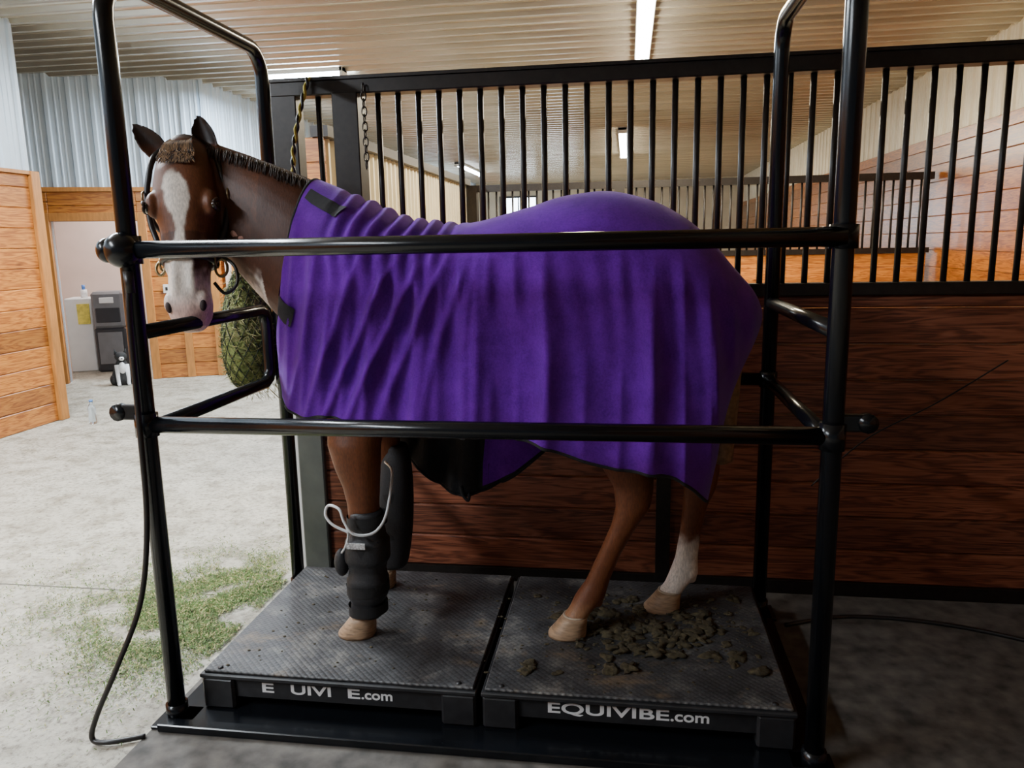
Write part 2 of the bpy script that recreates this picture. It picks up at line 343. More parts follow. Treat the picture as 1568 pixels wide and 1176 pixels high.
for x in (-1.9,-.1,1.7): mb.box((x-.06,9.54,0),(x+.06,9.68,2.2),1)
mb.build("stall_partition",[m_pinex,m_bars])
mb=MB(); mb.box((-1.48,.9,0),(3.45,3.2,.008),bev=.003); mb.build("shaded_floor_sheet",[m_floorshade])  # added thin sheet, painted dark to stand in for shade on the concrete
# ------------------------------------------------------------------ stocks frame
mb=MB(); FY,BY=2.06,3.0; XL,XR=-1.42,.535; R=.027
def arc(x):
    pts=[(x,FY,0.02),(x,FY,2.12)]
    for k in range(1,6):
        a=k/6*math.pi/2; pts.append((x,FY+.13*(1-math.cos(a)),2.12+.13*math.sin(a)))
    pts+=[(x,FY+.13,2.25),(x,BY-.1,2.25)]
    for k in range(1,6):
        a=k/6*math.pi/2; pts.append((x,BY-.1+.1*math.sin(a),2.25-.1*(1-math.cos(a))))
    pts+=[(x,BY,2.15),(x,BY,.02)]
    return pts
for x in (XL,XR):
    mb.tube(arc(x),R,18)
    for y in (FY,BY):
        mb.box((x-.06,y-.06,.008),(x+.06,y+.06,.02),bev=.003)
        mb.tube([(x,y,.02),(x,y,.07)],[.034,.034],14)
def rail(p,q,r=R*.92): mb.tube([p,q],r,18)
rail((XL,FY-.02,1.5),(XR,FY-.02,1.5)); rail((XL,FY,.985),(XR,FY,.985))
rail((XL,BY,.97),(XR,BY,.97))
for x,ye in ((XL,BY-.12),(XR,BY)):
    pts=[(x,FY,1.26),(x,ye-.05,1.26),(x,ye-.015,1.245),(x,ye,1.21),(x,ye,1.02),(x,ye-.015,.985),(x,ye-.05,.97),(x,FY,.97)]
    if x==XL: mb.tube(pts,R*.85,12)
    else: rail((x,FY,1.26),(x,BY,1.26),R*.85); rail((x,FY,.97),(x,BY,.97),R*.85)
rail((XL,BY-.12,1.1),(XL,BY,1.1),.015)
mb.ell((XL,FY-.03,1.5),.05,.045,.05); mb.ell((XL-.045,FY-.03,1.5),.03,.03,.035); mb.tube([(XL,FY,1.46),(XL,FY,1.54)],.038,14)
mb.tube([(XR,FY,1.47),(XR,FY,1.53)],.036,14); mb.box((XR-.06,FY-.03,1.475),(XR-.01,FY+.0,1.525),bev=.006)
for x,sx in ((XL,-1),(XR,1)):
    mb.tube([(x,FY,.95),(x,FY,1.02)],.034,14)
    a,b_=sorted((x+sx*.02,x+sx*.085)); mb.box((a,FY-.012,1.0),(b_,FY+.012,1.045),bev=.004); mb.tube([(x+sx*.085,FY-.013,1.022),(x+sx*.085,FY+.013,1.022)],.026,12)
    mb.tube([(x,BY,.94),(x,BY,1.0)],.033,14)
mb.box((-1.45,2.0,.008),(.58,3.04,.02),bev=.002)
mb.box((-1.45,1.99,.008),(.58,2.03,.035),bev=.003)
mb.build("horse_stocks",[m_steel])
# ------------------------------------------------------------------ platforms
m_txt=simple("white_lettering",(.85,.85,.85),.5,0,.02,5,0)
def font(txt,x0,x1,z,y,h,par):
    cu=bpy.data.curves.new("lettering","FONT"); cu.body=txt; cu.size=h/.70; cu.extrude=.0006; cu.offset=.0009
    o=bpy.data.objects.new("lettering",cu); bpy.context.scene.collection.objects.link(o); cu.materials.append(m_txt)
    bpy.context.view_layer.update(); w=o.dimensions.x
    o.location=(x0,y,z); o.rotation_euler=(math.pi/2,0,0); o.scale=((x1-x0)/w,1,1); o.parent=par
def platform(x0,x1,y0,y1,texts):
    mb=MB()
    mb.box((x0,y0,.128),(x1,y1,.142),1,bev=.003)
    mb.box((x0+.01,y0+.012,.142),(x1-.01,y1-.01,.152),0,bev=.003)
    mb.box((x0+.04,y0+.02,.06),(x1-.04,y0+.04,.128),1)
    mb.box((x0+.04,y1-.04,.06),(x1-.04,y1-.02,.128),1)
    mb.box((x0+.02,y0+.04,.06),(x0+.04,y1-.04,.128),1); mb.box((x1-.04,y0+.04,.06),(x1-.02,y1-.04,.128),1)
    for a in (x0+.003,x1-.113):
        for c in (y0+.004,y1-.114): mb.box((a,c,.02),(a+.11,c+.11,.128),1,bev=.008)
    for a in (x0+.06,x1-.06): mb.tube([(a,y0+.03,.15),(a,y0+.03,.155)],.009,10,1)
    mb.box(((x0+x1)/2-.15,y0+.2,.04),((x0+x1)/2+.15,y1-.2,.1),1,bev=.01)
    o=mb.build("vibration_platform",[m_rub,m_padframe])
    for t,a,b_,h in texts: font(t,a,b_,.082,y0+.019,h,o)
platform(-1.365,-.45,2.11,2.95,[("E",-1.165,-1.125,.032),("UIVI",-1.065,-.93,.032),("E",-.875,-.835,.032),(".com",-.827,-.725,.032)])
platform(-.435,.50,2.11,2.95,[("EQUIVIBE",-.235,.13,.034),(".com",.137,.25,.034)])
# ------------------------------------------------------------------ horse
Yc=2.62
mb=MB()
def sec(x,z,ry,rt,rb,e=2.0,y=Yc): return (V((x,y,z)),V((0,ry,0)),V((0,0,rt)),V((0,0,-rb)),e)
mb.loft([sec(-1.13,1.15,.06,.08,.1),sec(-1.09,1.15,.13,.17,.15),sec(-1.0,1.17,.18,.28,.22),sec(-.85,1.18,.22,.345,.28),sec(-.68,1.18,.24,.33,.33),sec(-.45,1.17,.25,.345,.34),
 sec(-.2,1.2,.25,.38,.33),sec(-.03,1.22,.245,.365,.29),sec(.10,1.23,.235,.325,.27),sec(.21,1.20,.20,.27,.25),sec(.29,1.18,.14,.19,.20),sec(.34,1.18,.07,.12,.14)],32)
def up2(x,z): return V((x,0,z)).normalized()
def nsec(x,z,y,ux,uz,hh,hw,e=2.1): u=up2(ux,uz); return (V((x,y,z)),V((0,hw,0)),u*hh,u*-hh,e)
mb.loft([nsec(-.80,1.25,2.62,.2,.97,.27,.20),nsec(-.95,1.35,2.62,.4,.9,.285,.16),nsec(-1.14,1.475,2.62,.45,.9,.235,.12),nsec(-1.27,1.580,2.62,.45,.9,.205,.10),
 nsec(-1.37,1.655,2.625,.4,.9,.175,.085),nsec(-1.45,1.715,2.63,.25,.95,.145,.075),nsec(-1.52,1.76,2.63,.1,1,.10,.05)],28)
O=V((-1.505,2.53,1.84)); Mz=V((-1.44,2.37,1.25)); HL=(Mz-O).length; D=(Mz-O).normalized()
F=V((.26,-.965,0)).normalized(); Nn=(F-D*F.dot(D)).normalized(); S=Nn.cross(D); 
if S.x<0: S=-S
def hp(t,u,n): return O+D*(t*HL)+S*u+Nn*n
def inv(p): q=V(p)-O; return q.dot(D)/HL,q.dot(S),q.dot(Nn)
hs=[(-.09,.04,-.01,-.10,2),(-.04,.065,.02,-.12,2.2),(.04,.086,.042,-.13,2.3),(.14,.100,.060,-.145,2.4),(.28,.112,.068,-.17,2.4),(.38,.104,.066,-.19,2.3),(.48,.089,.058,-.175,2.3),
 (.58,.074,.052,-.135,2.3),(.70,.065,.047,-.10,2.3),(.80,.065,.046,-.088,2.4),(.88,.071,.046,-.088,2.5),(.95,.066,.036,-.085,2.4),(1.0,.052,.018,-.07,2.2),(1.03,.028,-.005,-.045,2)]
mb.loft([(O+D*(t*HL)+Nn*((nf+nb)/2),S*a,Nn*((nf-nb)/2),Nn*(-(nf-nb)/2),e) for t,a,nf,nb,e in hs],32)
RH=Matrix((S,Nn,-D)).transposed()
ET=.355
for sx in (-1,1):
    mb.ell(hp(ET-.02,.093*sx,.022),.024,.034,.045,R=RH)
    mb.ell(hp(.55,.062*sx,.012),.016,.016,.10,R=RH)
    mb.ell(hp(.44,.064*sx,-.10),.045,.085,.10,R=RH)
    mb.ell(hp(.875,.048*sx,.010),.028,.030,.042,R=RH)
    mb.ell(hp(.74,.025*sx,.032),.020,.02,.10,R=RH)
mb.ell(hp(.97,0,-.075),.04,.028,.03,R=RH)
def ear(bu,tip,w,cup):
    base=hp(.02,bu,-.045); tip=V(tip); ax=(tip-base); Ln=ax.length; ax.normalize()
    side=(S - ax*S.dot(ax)).normalized(); back=ax.cross(side); 
    if back.dot(Nn)>0: back=-back
    n=18; vs=[];fs=[]; m=11
    for layer in (0,1):
        for i in range(n+1):
            t=i/n; hw=w*(math.sin(math.pi*min(1,(t*.84+.16)))**.7)*(1-.1*t)
            if i==n: hw=.003
            for k in range(m):
                a=(k/(m-1)-.5)*2
                d=cup*(1-a*a)*(1-.5*t)
                vs.append(base+ax*(t*Ln)+side*(a*hw)+back*(d+layer*.016))
    for i in range(n):
        for k in range(m-1):
            q=(i*m+k,i*m+k+1,(i+1)*m+k+1,(i+1)*m+k); fs.append(q); fs.append(tuple(reversed([z+(n+1)*m for z in q])))
    o2=(n+1)*m
    for i in range(n):
        for k in (0,m-1):
            fs.append((i*m+k,(i+1)*m+k,(i+1)*m+k+o2,i*m+k+o2))
    for i in (0,n):
        for k in range(m-1): fs.append((i*m+k,i*m+k+1,i*m+k+1+o2,i*m+k+o2))
    mb.add(vs,fs,0,True)
ear(-.075,hp(-.17,-.17,-.02),.043,.032); ear(.075,hp(-.22,.045,-.03),.043,.032)
def leg(pts,n=20):
    mb.loft([(V((x,y,z)),V((rx,0,0)),V((0,ry,0)),V((0,-ry,0)),2.1) for x,y,z,rx,ry in pts],n)
def front(x,y,yi):
    leg([(x-.0,yi,1.2,.12,.08),(x-.02,yi,1.05,.125,.085),(x-.02,yi+(y-yi)*.5,.93,.105,.078),(x-.025,y,.84,.092,.072),(x-.018,y,.76,.080,.062),(x-.008,y,.69,.064,.052),(x-.005,y,.63,.055,.050),(x-.003,y,.57,.055,.05),
     (x-.005,y,.48,.034,.032),(x-.007,y,.38,.031,.027),(x-.008,y,.31,.034,.029),(x-.01,y,.275,.043,.037),(x-.013,y,.245,.036,.034),(x-.025,y-.005,.215,.037,.036)])
front(-.885,2.42,2.49); front(-.93,2.80,2.76)
def hind(hx,y,fx):
    yi=y+(.06 if y<2.6 else -.04)
    leg([(.10,yi,1.26,.16,.07),(.08,yi,1.12,.17,.085),(.03,(y+yi)/2,.96,.15,.09),((hx-.05),y,.85,.11,.075),(hx-.015,y,.76,.082,.056),(hx+.012,y,.69,.068,.048),(hx+.010,y,.62,.058,.045),
     (hx*.85+fx*.15,y,.55,.044,.037),(hx*.5+fx*.5,y,.45,.038,.032),(hx*.2+fx*.8,y,.35,.041,.033),(fx,y,.29,.053,.042),(fx-.028,y-.01,.25,.043,.038),(fx-.05,y-.015,.22,.044,.042)])
    mb.ell((hx+.060,y,.725),.020,.022,.038)
    mb.ell((fx+.03,y,.275),.018,.02,.025)
hind(.015,2.50,-.12); hind(.255,2.73,.215)
raw=mb.build("horse",[m_horse])
md=raw.modifiers.new("r","REMESH"); md.mode='VOXEL'; md.voxel_size=.0060; md.use_smooth_shade=True
md=raw.modifiers.new("s","SMOOTH"); md.factor=.6; md.iterations=8
dg=bpy.context.evaluated_depsgraph_get(); me=bpy.data.meshes.new_from_object(raw.evaluated_get(dg))
raw.modifiers.clear(); raw.data=me; horse=raw
for p in me.polygons: p.use_smooth=True
if not me.materials: me.materials.append(m_horse)
chest=V((.125,.038,.013)); dark=V((.042,.013,.006)); white=V((.74,.68,.62)); pink=V((.62,.42,.38)); tan=V((.28,.14,.07))
ca=me.color_attributes.new("Col","FLOAT_COLOR","POINT")
cols=[]
for vtx in me.vertices:
    p=vtx.co; c=chest.copy(); nz=noise.noise(p*9)*.5+.5; fz=noise.noise(p*45)
    c=c.lerp(dark,.5*nz)
    if p.x<-1.0 and p.z>1.1: c=c.lerp(dark,.65)
    if p.z<.95:
        c=chest.lerp(V((.19,.062,.022)),.3+.3*nz)
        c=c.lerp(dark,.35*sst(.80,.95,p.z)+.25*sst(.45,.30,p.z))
        if p.x>.1 and p.y>2.6:
            c=c.lerp(white,sst(.47+.05*fz-.35*(p.x-.22),.38,p.z))
        if -.3<p.x<0.1 and p.y<2.6 : c=c.lerp(tan,sst(.30,.23,p.z)); 
        if p.x<-.3: c=c.lerp(tan,sst(.30,.25,p.z))
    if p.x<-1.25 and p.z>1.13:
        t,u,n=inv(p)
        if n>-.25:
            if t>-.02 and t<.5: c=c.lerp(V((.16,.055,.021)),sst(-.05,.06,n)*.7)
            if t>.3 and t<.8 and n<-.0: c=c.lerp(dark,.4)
            if n>-.03:
                w=.010+.030*sst(.12,.26,t)-.026*sst(.34,.46,t)+.042*sst(.50,.74,t)+.006*fz
                cu=-.018+.018*math.sin(t*6-1)
                if t>.1: c=c.lerp(white,sst(w+.005,w-.005,abs(u-cu))*sst(.15+.03*fz,.20,t))
            mk=sst(.68,.80,t+.04*fz); c=c.lerp(white.lerp(pink,sst(.80,.95,t)),mk)
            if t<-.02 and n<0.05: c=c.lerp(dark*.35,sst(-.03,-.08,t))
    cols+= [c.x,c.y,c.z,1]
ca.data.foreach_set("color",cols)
mb=MB()
for sx in (-1,1):
    mb.ell(hp(ET,.1085*sx,.030),.015,.023,.018,0,R=RH)
    for sg,mi in ((-1,1),(1,1)):
        pth=[hp(ET+sg*.030*math.sin(a)*(1 if sg<0 else .8),.111*sx+(.008*sx)*(math.sin(a)),.030+.030*math.cos(a)) for a in [math.pi*k/8 for k in range(9)]]
        mb.tube(pth,.006 if sg<0 else .004,8,mi)
    mb.ell(hp(.90,.054*sx,.028),.012,.012,.022,2,R=RH)
m_nost=simple("nostril_dark",(.03,.015,.015),.7,0,.1,5,0)
mb.tube(smooth_path([hp(.93,-.064,-.05),hp(.985,-.047,-.02),hp(1.0,0,-.01),hp(.985,.047,-.02),hp(.93,.064,-.05)],5),.003,6,2)
mb.build("eyes_and_nostrils",[m_eye,simple("eyelid",(.03,.014,.008),.5,0,.1,40,0),m_nost],horse)
mb=MB()
for i in range(320):
    u=random.uniform(-.045,.045); l=random.uniform(.05,.13)*HL*1.3
    a=hp(-.08+random.uniform(-.02,.02),u*.6,-.04); b_=hp(0.0,u*1.0,.040); c=hp(.03+l*.4,u*1.15+random.uniform(-.008,.008),.056); d=hp(.03+l,u*1.2+random.uniform(-.014,.014),.066)
    mb.tube(smooth_path([a,b_,c,d],3),[.0022]*9+[.0006],4,0 if random.random()<.6 else 1)
for i in range(1100):   # mane: lies over the crest, most of it on the far side, a short fringe on the near side
    t=random.random(); bx=-1.46+.37*t; bz=1.848-.132*t+.010*math.sin(t*3); sd=1 if i%3 else -1
    ln=random.uniform(.07,.13) if sd>0 else random.uniform(.02,.045)
    a=V((bx,2.62+random.uniform(-.014,.014),bz-.015))
    mb.tube([a,a+V((.004,.010*sd,.022)),a+V((.012,.045*sd,.012)),a+V((.020+random.uniform(-.008,.008),.045*sd+.03*sd,-ln*.5)),a+V((.028,.075*sd+.01*sd,-ln))] if sd>0 else
            [a,a+V((.004,-.008,.022)),a+V((.012+random.uniform(-.006,.006),-.032,.010)),a+V((.018,-.055,-ln*.6))],[.0028,.0028,.0024,.0016,.0008] if sd>0 else [.0028,.0028,.002,.0008],4,1)
mb.build("forelock_and_mane",[m_hair,m_mane],horse)
mb=MB()
def hoof(x,y,m=0):
    z0=.153; secs=[]
    for t,dx,rx,ry in ((0,-.030,.066,.058),(.12,-.029,.066,.058),(.4,-.020,.058,.052),(.75,-.009,.049,.045),(1,-.001,.043,.041)):
        secs.append((V((x+dx,y,z0+.072*t)),V((rx,0,0)),V((0,ry,0)),V((0,-ry,0)),2.3))
    mb.loft(secs,24,m)
    mb.tube([(x+.000+.040*math.cos(a),y+.038*math.sin(a),z0+.074) for a in [2*math.pi*k/20 for k in range(20)]],.0045,6,1,closed=True)
hoof(-.905,2.41); hoof(-.95,2.795); hoof(-.168,2.485); hoof(.165,2.715)
m_hoof=simple("hoof_horn",(.34,.22,.13),.5,0,.35,30,.2,noisescale=(1,1,6))
mb.build("hooves",[m_hoof,simple("coronet",(.42,.33,.24),.7,0,.2,60,.2)],horse)
mb=MB(); mb.tube(smooth_path([(.30,Yc,1.34),(.345,Yc,1.24),(.34,Yc,1.05),(.33,Yc,.88),(.32,Yc,.74)],6),[.03]*8+[.04]*16+[.01],10); mb.build("tail",[m_hair],horse)
# ------------------------------------------------------------------ blanket
ST=[ # topx,topz, botx,botz, farz, w, close, bulge
(-1.065,1.725,-1.175,1.215,1.215,.135,1,-.01),
(-1.0,1.70,-1.215,1.12,1.12,.18,1,-.02),
(-.92,1.665,-1.20,1.03,1.03,.235,1,-.03),
(-.84,1.63,-1.11,.965,.95,.285,.62,-.02),
(-.76,1.595,-.98,.95,.78,.305,.3,-.0),
(-.68,1.575,-.83,.945,.60,.31,.1,0),
(-.57,1.565,-.66,.925,.50,.315,0,0),
(-.45,1.58,-.48,.905,.56,.32,0,0),
(-.33,1.61,-.32,.89,.68,.32,0,0),
(-.20,1.645,-.17,.85,.76,.32,0,0),
(-.07,1.655,-.05,.82,.78,.32,0,0),
(.06,1.63,.055,.80,.78,.315,0,0),
(.17,1.575,.14,.775,.76,.305,0,.01),
(.25,1.51,.20,.735,.73,.285,.1,.01),
(.31,1.44,.24,.69,.69,.24,.3,.025),
(.355,1.38,.265,.65,.65,.16,.7,.055),
(.38,1.33,.27,.65,.65,.05,1,.065)]
def cr(a,b,c,d,t): return .5*((2*b)+(c-a)*t+(2*a-5*b+4*c-d)*t*t+(3*b-a-3*c+d)*t**3)
def stn(s):
    n=len(ST)-1; x=s*n; i=min(int(x),n-1); t=x-i
    g=lambda k: ST[max(0,min(n,k))]
    return [cr(g(i-1)[k],g(i)[k],g(i+1)[k],g(i+2)[k],t) for k in range(8)]
NS,NT=340,100
def ridge(x):
    return (1-abs(math.sin(x/2)))**1.4*2-.75
def bpt(s,tt):
    tx,tz,bx,bz,fz,w,cl,bu=stn(s); side=-1 if tt<0 else 1; t=abs(tt)
    if side>0: bz=fz
    top=V((tx,0,tz)); bot=V((bx,0,bz)); L=(bot-top).length; d=(bot-top)/L
    hb=min(.26,L*.42); ta=.42
    if t<ta:
        ph=t/ta*math.pi/2; drop=hb*(1-math.cos(ph)); yy=w*math.sin(ph)**.85 if ph>0 else 0; q=0
    else:
        q=(t-ta)/(1-ta); drop=hb+(L-hb)*q; yy=w*math.sqrt(max(0,1-(cl*q)**2)) if cl>0 else w
    fr=drop/L
    p=top+d*drop; f0=fr/(.14 if bu>0 else .4); p.x+=bu*f0*math.exp(1-f0)
    ux=p.x+ .20*fr*(1 if p.x<-.5 else .3)
    fwd_=sst(-.30,-.75,p.x)
    n1=noise.noise(V((ux*2.2,fr*.8,side*3))); n4=noise.noise(V((ux*1.5+5,fr*.5,side)))
    m1_=.45+1.1*(noise.noise(V((ux*4+9,fr*1.6,side)))*.5+.5); m2_=.3+1.4*(noise.noise(V((ux*3+2,fr*1.2,side+4)))*.5+.5)
    f1=ridge(ux*2*math.pi/.105+n1*7)*m1_
    f2=ridge((p.x+.06*fr)*2*math.pi/.20+n4*7+side)*m2_
    f3=noise.noise(V((ux*5,fr*1.1,side*7)))
    f4=math.sin((p.x-.08*fr)*2*math.pi/.075+n1*7)
    f5=ridge((p.x+.03*fr)*2*math.pi/.085+n4*9+2)*sst(.2,.6,noise.noise(V((p.x*4+1,fr*3,side+8)))*.5+.5)
    edge=1-sst(.93,1,s)*.7
    win=sst(.12,.34,fr)
    A=(.0155*fwd_*f1*win*(1-.35*sst(.5,1,fr))+.023*(1-.6*fwd_)*f2*sst(.15,.6,fr)+.026*f3*sst(.12,.6,fr)+.003*f4*sst(.15,.3,fr)*sst(.8,.4,fr)+.006*f5*win)*edge
    yy=max(.002 if t>0 else 0,yy+A+.015*sst(.5,1,fr)*(1-cl))
    wr=math.sin(p.x*2*math.pi/.055+3*noise.noise(V((p.x*3,tt*5,1))))*.008*sst(-1.0,-.9,p.x)*sst(-.50,-.62,p.x)*sst(.5,.1,fr)
    nr=noise.noise(V((p.x*7,tt*3,2)))*.006
    p.z+= (wr+nr)*(1-t) + .008*math.sin(p.x*13+n1*5)*sst(.9,1,fr)
    yc=Yc
    if t<ta: yy+= wr
    return V((p.x,yc+side*yy,p.z))
mb=MB(); vs=[];fs=[]
for i in range(NS+1):
    for j in range(NT*2+1):
        vs.append(bpt(i/NS,(j-NT)/NT))
W=NT*2+1
for i in range(NS):
    for j in range(W-1): fs.append((i*W+j,i*W+j+1,(i+1)*W+j+1,(i+1)*W+j))
mb.add(vs,fs,0,True)
bl=mb.build("horse_blanket",[m_fl,m_black])
sm=bl.modifiers.new("s","SMOOTH"); sm.factor=.5; sm.iterations=3
so=bl.modifiers.new("t","SOLIDIFY"); so.thickness=.006; so.offset=0; so.material_offset=1; so.material_offset_rim=1
i0=NS//2*(W-1)+20; f_=fs[i0]
nrm=(vs[f_[1]]-vs[f_[0]]).cross(vs[f_[2]]-vs[f_[0]])
if nrm.y>0: bl.data.flip_normals()
mb=MB()
mb.tube([bpt(i/NS,-1) for i in range(int(NS*.18),NS+1)],.006,6); mb.tube([bpt(i/NS,1) for i in range(int(NS*.18),NS+1)],.006,6)
mb.tube([bpt(0,(j-NT)/NT) for j in range(W)],.006,6)
def patch(s0,s1,t0,t1,off=.008,mi=0):
    vs=[];fs=[];n=10
    for i in range(n+1):
        for j in range(n+1):
            s=s0+(s1-s0)*i/n; t=t0+(t1-t0)*j/n; p=bpt(s,t); e=.004
            a=bpt(s+e,t)-bpt(s-e,t) if s>e else bpt(s+e,t)-p; b_=bpt(s,t+e)-bpt(s,t-e); nn=a.cross(b_).normalized()
            if nn.y>0: nn=-nn
            vs.append(p+nn*off)
    for i in range(n):
        for j in range(n): fs.append((i*(n+1)+j,(i+1)*(n+1)+j,(i+1)*(n+1)+j+1,i*(n+1)+j+1))
    mb.add(vs,fs,mi,True)
patch(.004,.15,-.66,-.58); patch(.03,.15,-.20,-.14)
patch(.405,.56,.84,.985,.010,1)
p0=bpt(.375,.99); mb.tube(smooth_path([p0+V((0,-.01,.03)),p0+V((.01,-.012,-.01)),p0+V((.03,-.012,-.03)),p0+V((.035,-.012,.0))],5),.007,6,0)
mb.build("binding_and_straps",[m_black,m_fl],bl)
# ------------------------------------------------------------------ halter
mb=MB()
def ring_at(t,k=1.05,n=28,a0=0,a1=2*math.pi):
    for i in range(len(hs)-1):
        if hs[i][0]<=t<=hs[i+1][0]:
            q=(t-hs[i][0])/(hs[i+1][0]-hs[i][0]); s_=[hs[i][m]*(1-q)+hs[i+1][m]*q for m in range(5)]; break
    _,a,nf,nb,e=s_; c=(nf+nb)/2;h=(nf-nb)/2; out=[]
    for j in range(n):
        an=a0+(a1-a0)*j/n; ca_=math.cos(an);sa=math.sin(an)
        out.append(hp(t,(a*k+.006)*math.copysign(abs(ca_)**(2/e),ca_),c+(h*k+.006)*math.copysign(abs(sa)**(2/e),sa)))
    return out
NB=.64
mb.tube(ring_at(NB,1.08),.010,8,closed=True)
for sx in (-1,1):
    path=[hp(NB,.082*sx,-.03),hp(.5,.108*sx,-.045),hp(.4,.126*sx,-.045),hp(.26,.132*sx,-.035),hp(.14,.120*sx,-.025),hp(.04,.106*sx,-.03),hp(-.03,.088*sx,-.06)]
    mb.tube(smooth_path(path,5),.0105,8)
    for t_,u_,n_ in ((NB,.090,-.03),(.26,.140,-.035)):
        c=hp(t_,u_*sx,n_); mb.tube([c+D*.022*math.cos(a)+Nn*.022*math.sin(a) for a in [2*math.pi*k/14 for k in range(14)]],.004,6,1,closed=True)
mb.tube(smooth_path([hp(-.03,-.088,-.06),hp(-.08,-.05,-.08),hp(-.10,0,-.08),hp(-.08,.05,-.08),hp(-.03,.088,-.06)],6),.009,8)
mb.tube(smooth_path([hp(.26,.136,-.04),hp(.40,.122,-.12),hp(.46,.0,-.20),hp(.40,-.122,-.12),hp(.26,-.136,-.04)],6),.009,8)
mb.tube(smooth_path([hp(NB,0,-.135),hp(.55,0,-.18),hp(.46,0,-.2)],4),.009,8)
c=hp(.68,.104,-.03); mb.tube([c+S*.020*math.cos(a)+D*.030*math.sin(a) for a in [2*math.pi*k/16 for k in range(16)]],.005,6,1,closed=True)
c=hp(.67,-.092,-.02); mb.tube([c+S*.014*math.cos(a)+D*.022*math.sin(a) for a in [2*math.pi*k/16 for k in range(16)]],.005,6,1,closed=True)
mb.tube(smooth_path([hp(.60,.10,-.05),hp(.67,.145,-.04),hp(.77,.15,-.04),hp(.82,.11,-.04),hp(.76,.078,-.03)],6),.006,6)
halter=mb.build("halter",[m_strap,simple("brass",(.25,.19,.10),.35,.9,.1,10,0)])
mb=MB(); mb.ell(hp(.47,.155,-.06),.022,.020,.030,jit=.3); mb.ell(hp(.52,.175,-.05),.016,.016,.024,jit=.3); mb.build("fleece_tie",[simple("pink_fleece",(.34,.17,.13),.9,0,.2,60,.4)],halter)
# ------------------------------------------------------------------ boots
def boot(x,y,z0,z1,lean,loop=True):
    mb=MB(); secs=[]; n=28; K=44
    for i in range(K+1):
        t=i/K; z=z0+(z1-z0)*t; cx=x+lean*t
        r=.051+.012*math.sin(t*math.pi)**.7+(.011*sst(.50,.56,t)*sst(.78,.72,t))+(.006*sst(.16,.2,t)*sst(.40,.36,t))-.004*math.exp(-((t-.45)/.02)**2)-.004*math.exp(-((t-.13)/.015)**2)-.004*math.exp(-((t-.85)/.015)**2)
        if not loop: r=.050+.024*math.sin(min(1,t*1.05)*math.pi)**.6
        if t<.02 or t>.98: r-=.006
        secs.append((V((cx,y,z)),V((r*1.05,0,0)),V((0,r*.95,0)),V((0,-r*.95,0)),2.4))
    mb.loft(secs,n,0)
    for t in ((.08,.28,.64,.92) if loop else (.3,.6)):
        z=z0+(z1-z0)*t; cx=x+lean*t; r=.063+.010*math.sin(t*math.pi)
        vs=[];fs=[]
        for h_ in (-.018,.018):
            for k in range(24):
                a=2*math.pi*k/24; vs.append((cx+r*1.06*math.cos(a),y+r*.97*math.sin(a),z+h_+.006*math.cos(a)))
        for k in range(24): l=(k+1)%24; fs.append((k,l,24+l,24+k))
        mb.add(vs,fs,3,True)
    if loop:
        mb.ell((x-.078,y-.02,z0+.20),.026,.028,.05,0)
        mb.tube(smooth_path([(x-.075,y-.03,z0+.235),(x-.05,y-.05,z0+.27),(x-.03,y-.07,z0+.32),(x-.035,y-.08,z0+.37)],4),.004,6,1)
        c=V((x-.035+lean,y-.085,z0+.335)); lp=[c+V((.0,0,.0)),c+V((-.055,-.0,.025)),c+V((-.083,.01,.055)),c+V((-.075,.02,.085)),c+V((-.03,.0,.080)),c+V((-.01,-.012,.04)),c+V((.02,-.012,.0)),c+V((.075,.01,-.005)),c+V((.108,.04,.03)),c+V((.115,.09,.09)),c+V((.10,.18,.16)),c+V((.05,.26,.17))]
        mb.tube(smooth_path(lp,6),.0048,8,1)
        mb.box((x-.035,y-.082,z0+.275),(x+.03,y-.078,z0+.295),2)
    return mb.build("compression_boot",[m_neo,m_tubew,simple("boot_label",(.5,.5,.5),.5,0,.6,150,0),simple("boot_strap",(.008,.008,.009),.75,0,.3,90,.2)])
boot(-.89,2.41,.225,.61,.015); boot(-.92,2.80,.235,.74,.03,False)
# ------------------------------------------------------------------ hay net
def blades(mb,n,fn,mi=(0,1),l=(.03,.08),r=.0014):
    for _ in range(n):
        p,nrm=fn(); d=V((random.gauss(0,1),random.gauss(0,1),random.gauss(0,.6)-.2)); d=(d-nrm*d.dot(nrm)*.8).normalized()*random.uniform(*l)
        s_=d.cross(nrm); 
        if s_.length<1e-6: continue
        s_=s_.normalized()*r
        q=p+d*.5+nrm*random.uniform(0,.008)
        mb.add([p-s_,p+s_,q+s_,q-s_,p+d],[(0,1,2,3),(3,2,4)],random.choice(mi),False)
mb=MB(); hc=V((-1.555,2.98,1.15)); 
def hr(th):
    t=th/math.pi; return .115*math.sin(th)**.8*(.5+.8*t)
def hpnt(th,ph): r=hr(th)*(1+.06*math.sin(3*ph)); return hc+V((r*math.cos(ph),r*.85*math.sin(ph),.25*math.cos(th)+.02))
vs=[];fs=[];nu,nv=28,20
for i in range(nv+1):
    for k in range(nu): vs.append(hpnt(math.pi*i/nv,2*math.pi*k/nu)+V((random.uniform(-.006,.006),)*3))
for i in range(nv):
    for k in range(nu): l=(k+1)%nu; fs.append((i*nu+k,(i+1)*nu+k,(i+1)*nu+l,i*nu+l))
mb.add(vs,fs,0,True)
def fnn():
    th=math.acos(random.uniform(-1,1)); ph=random.uniform(0,2*math.pi); p=hpnt(th,ph); return p,(p-hc).normalized()
blades(mb,6500,fnn,(0,0,1,1,3),l=(.02,.055))
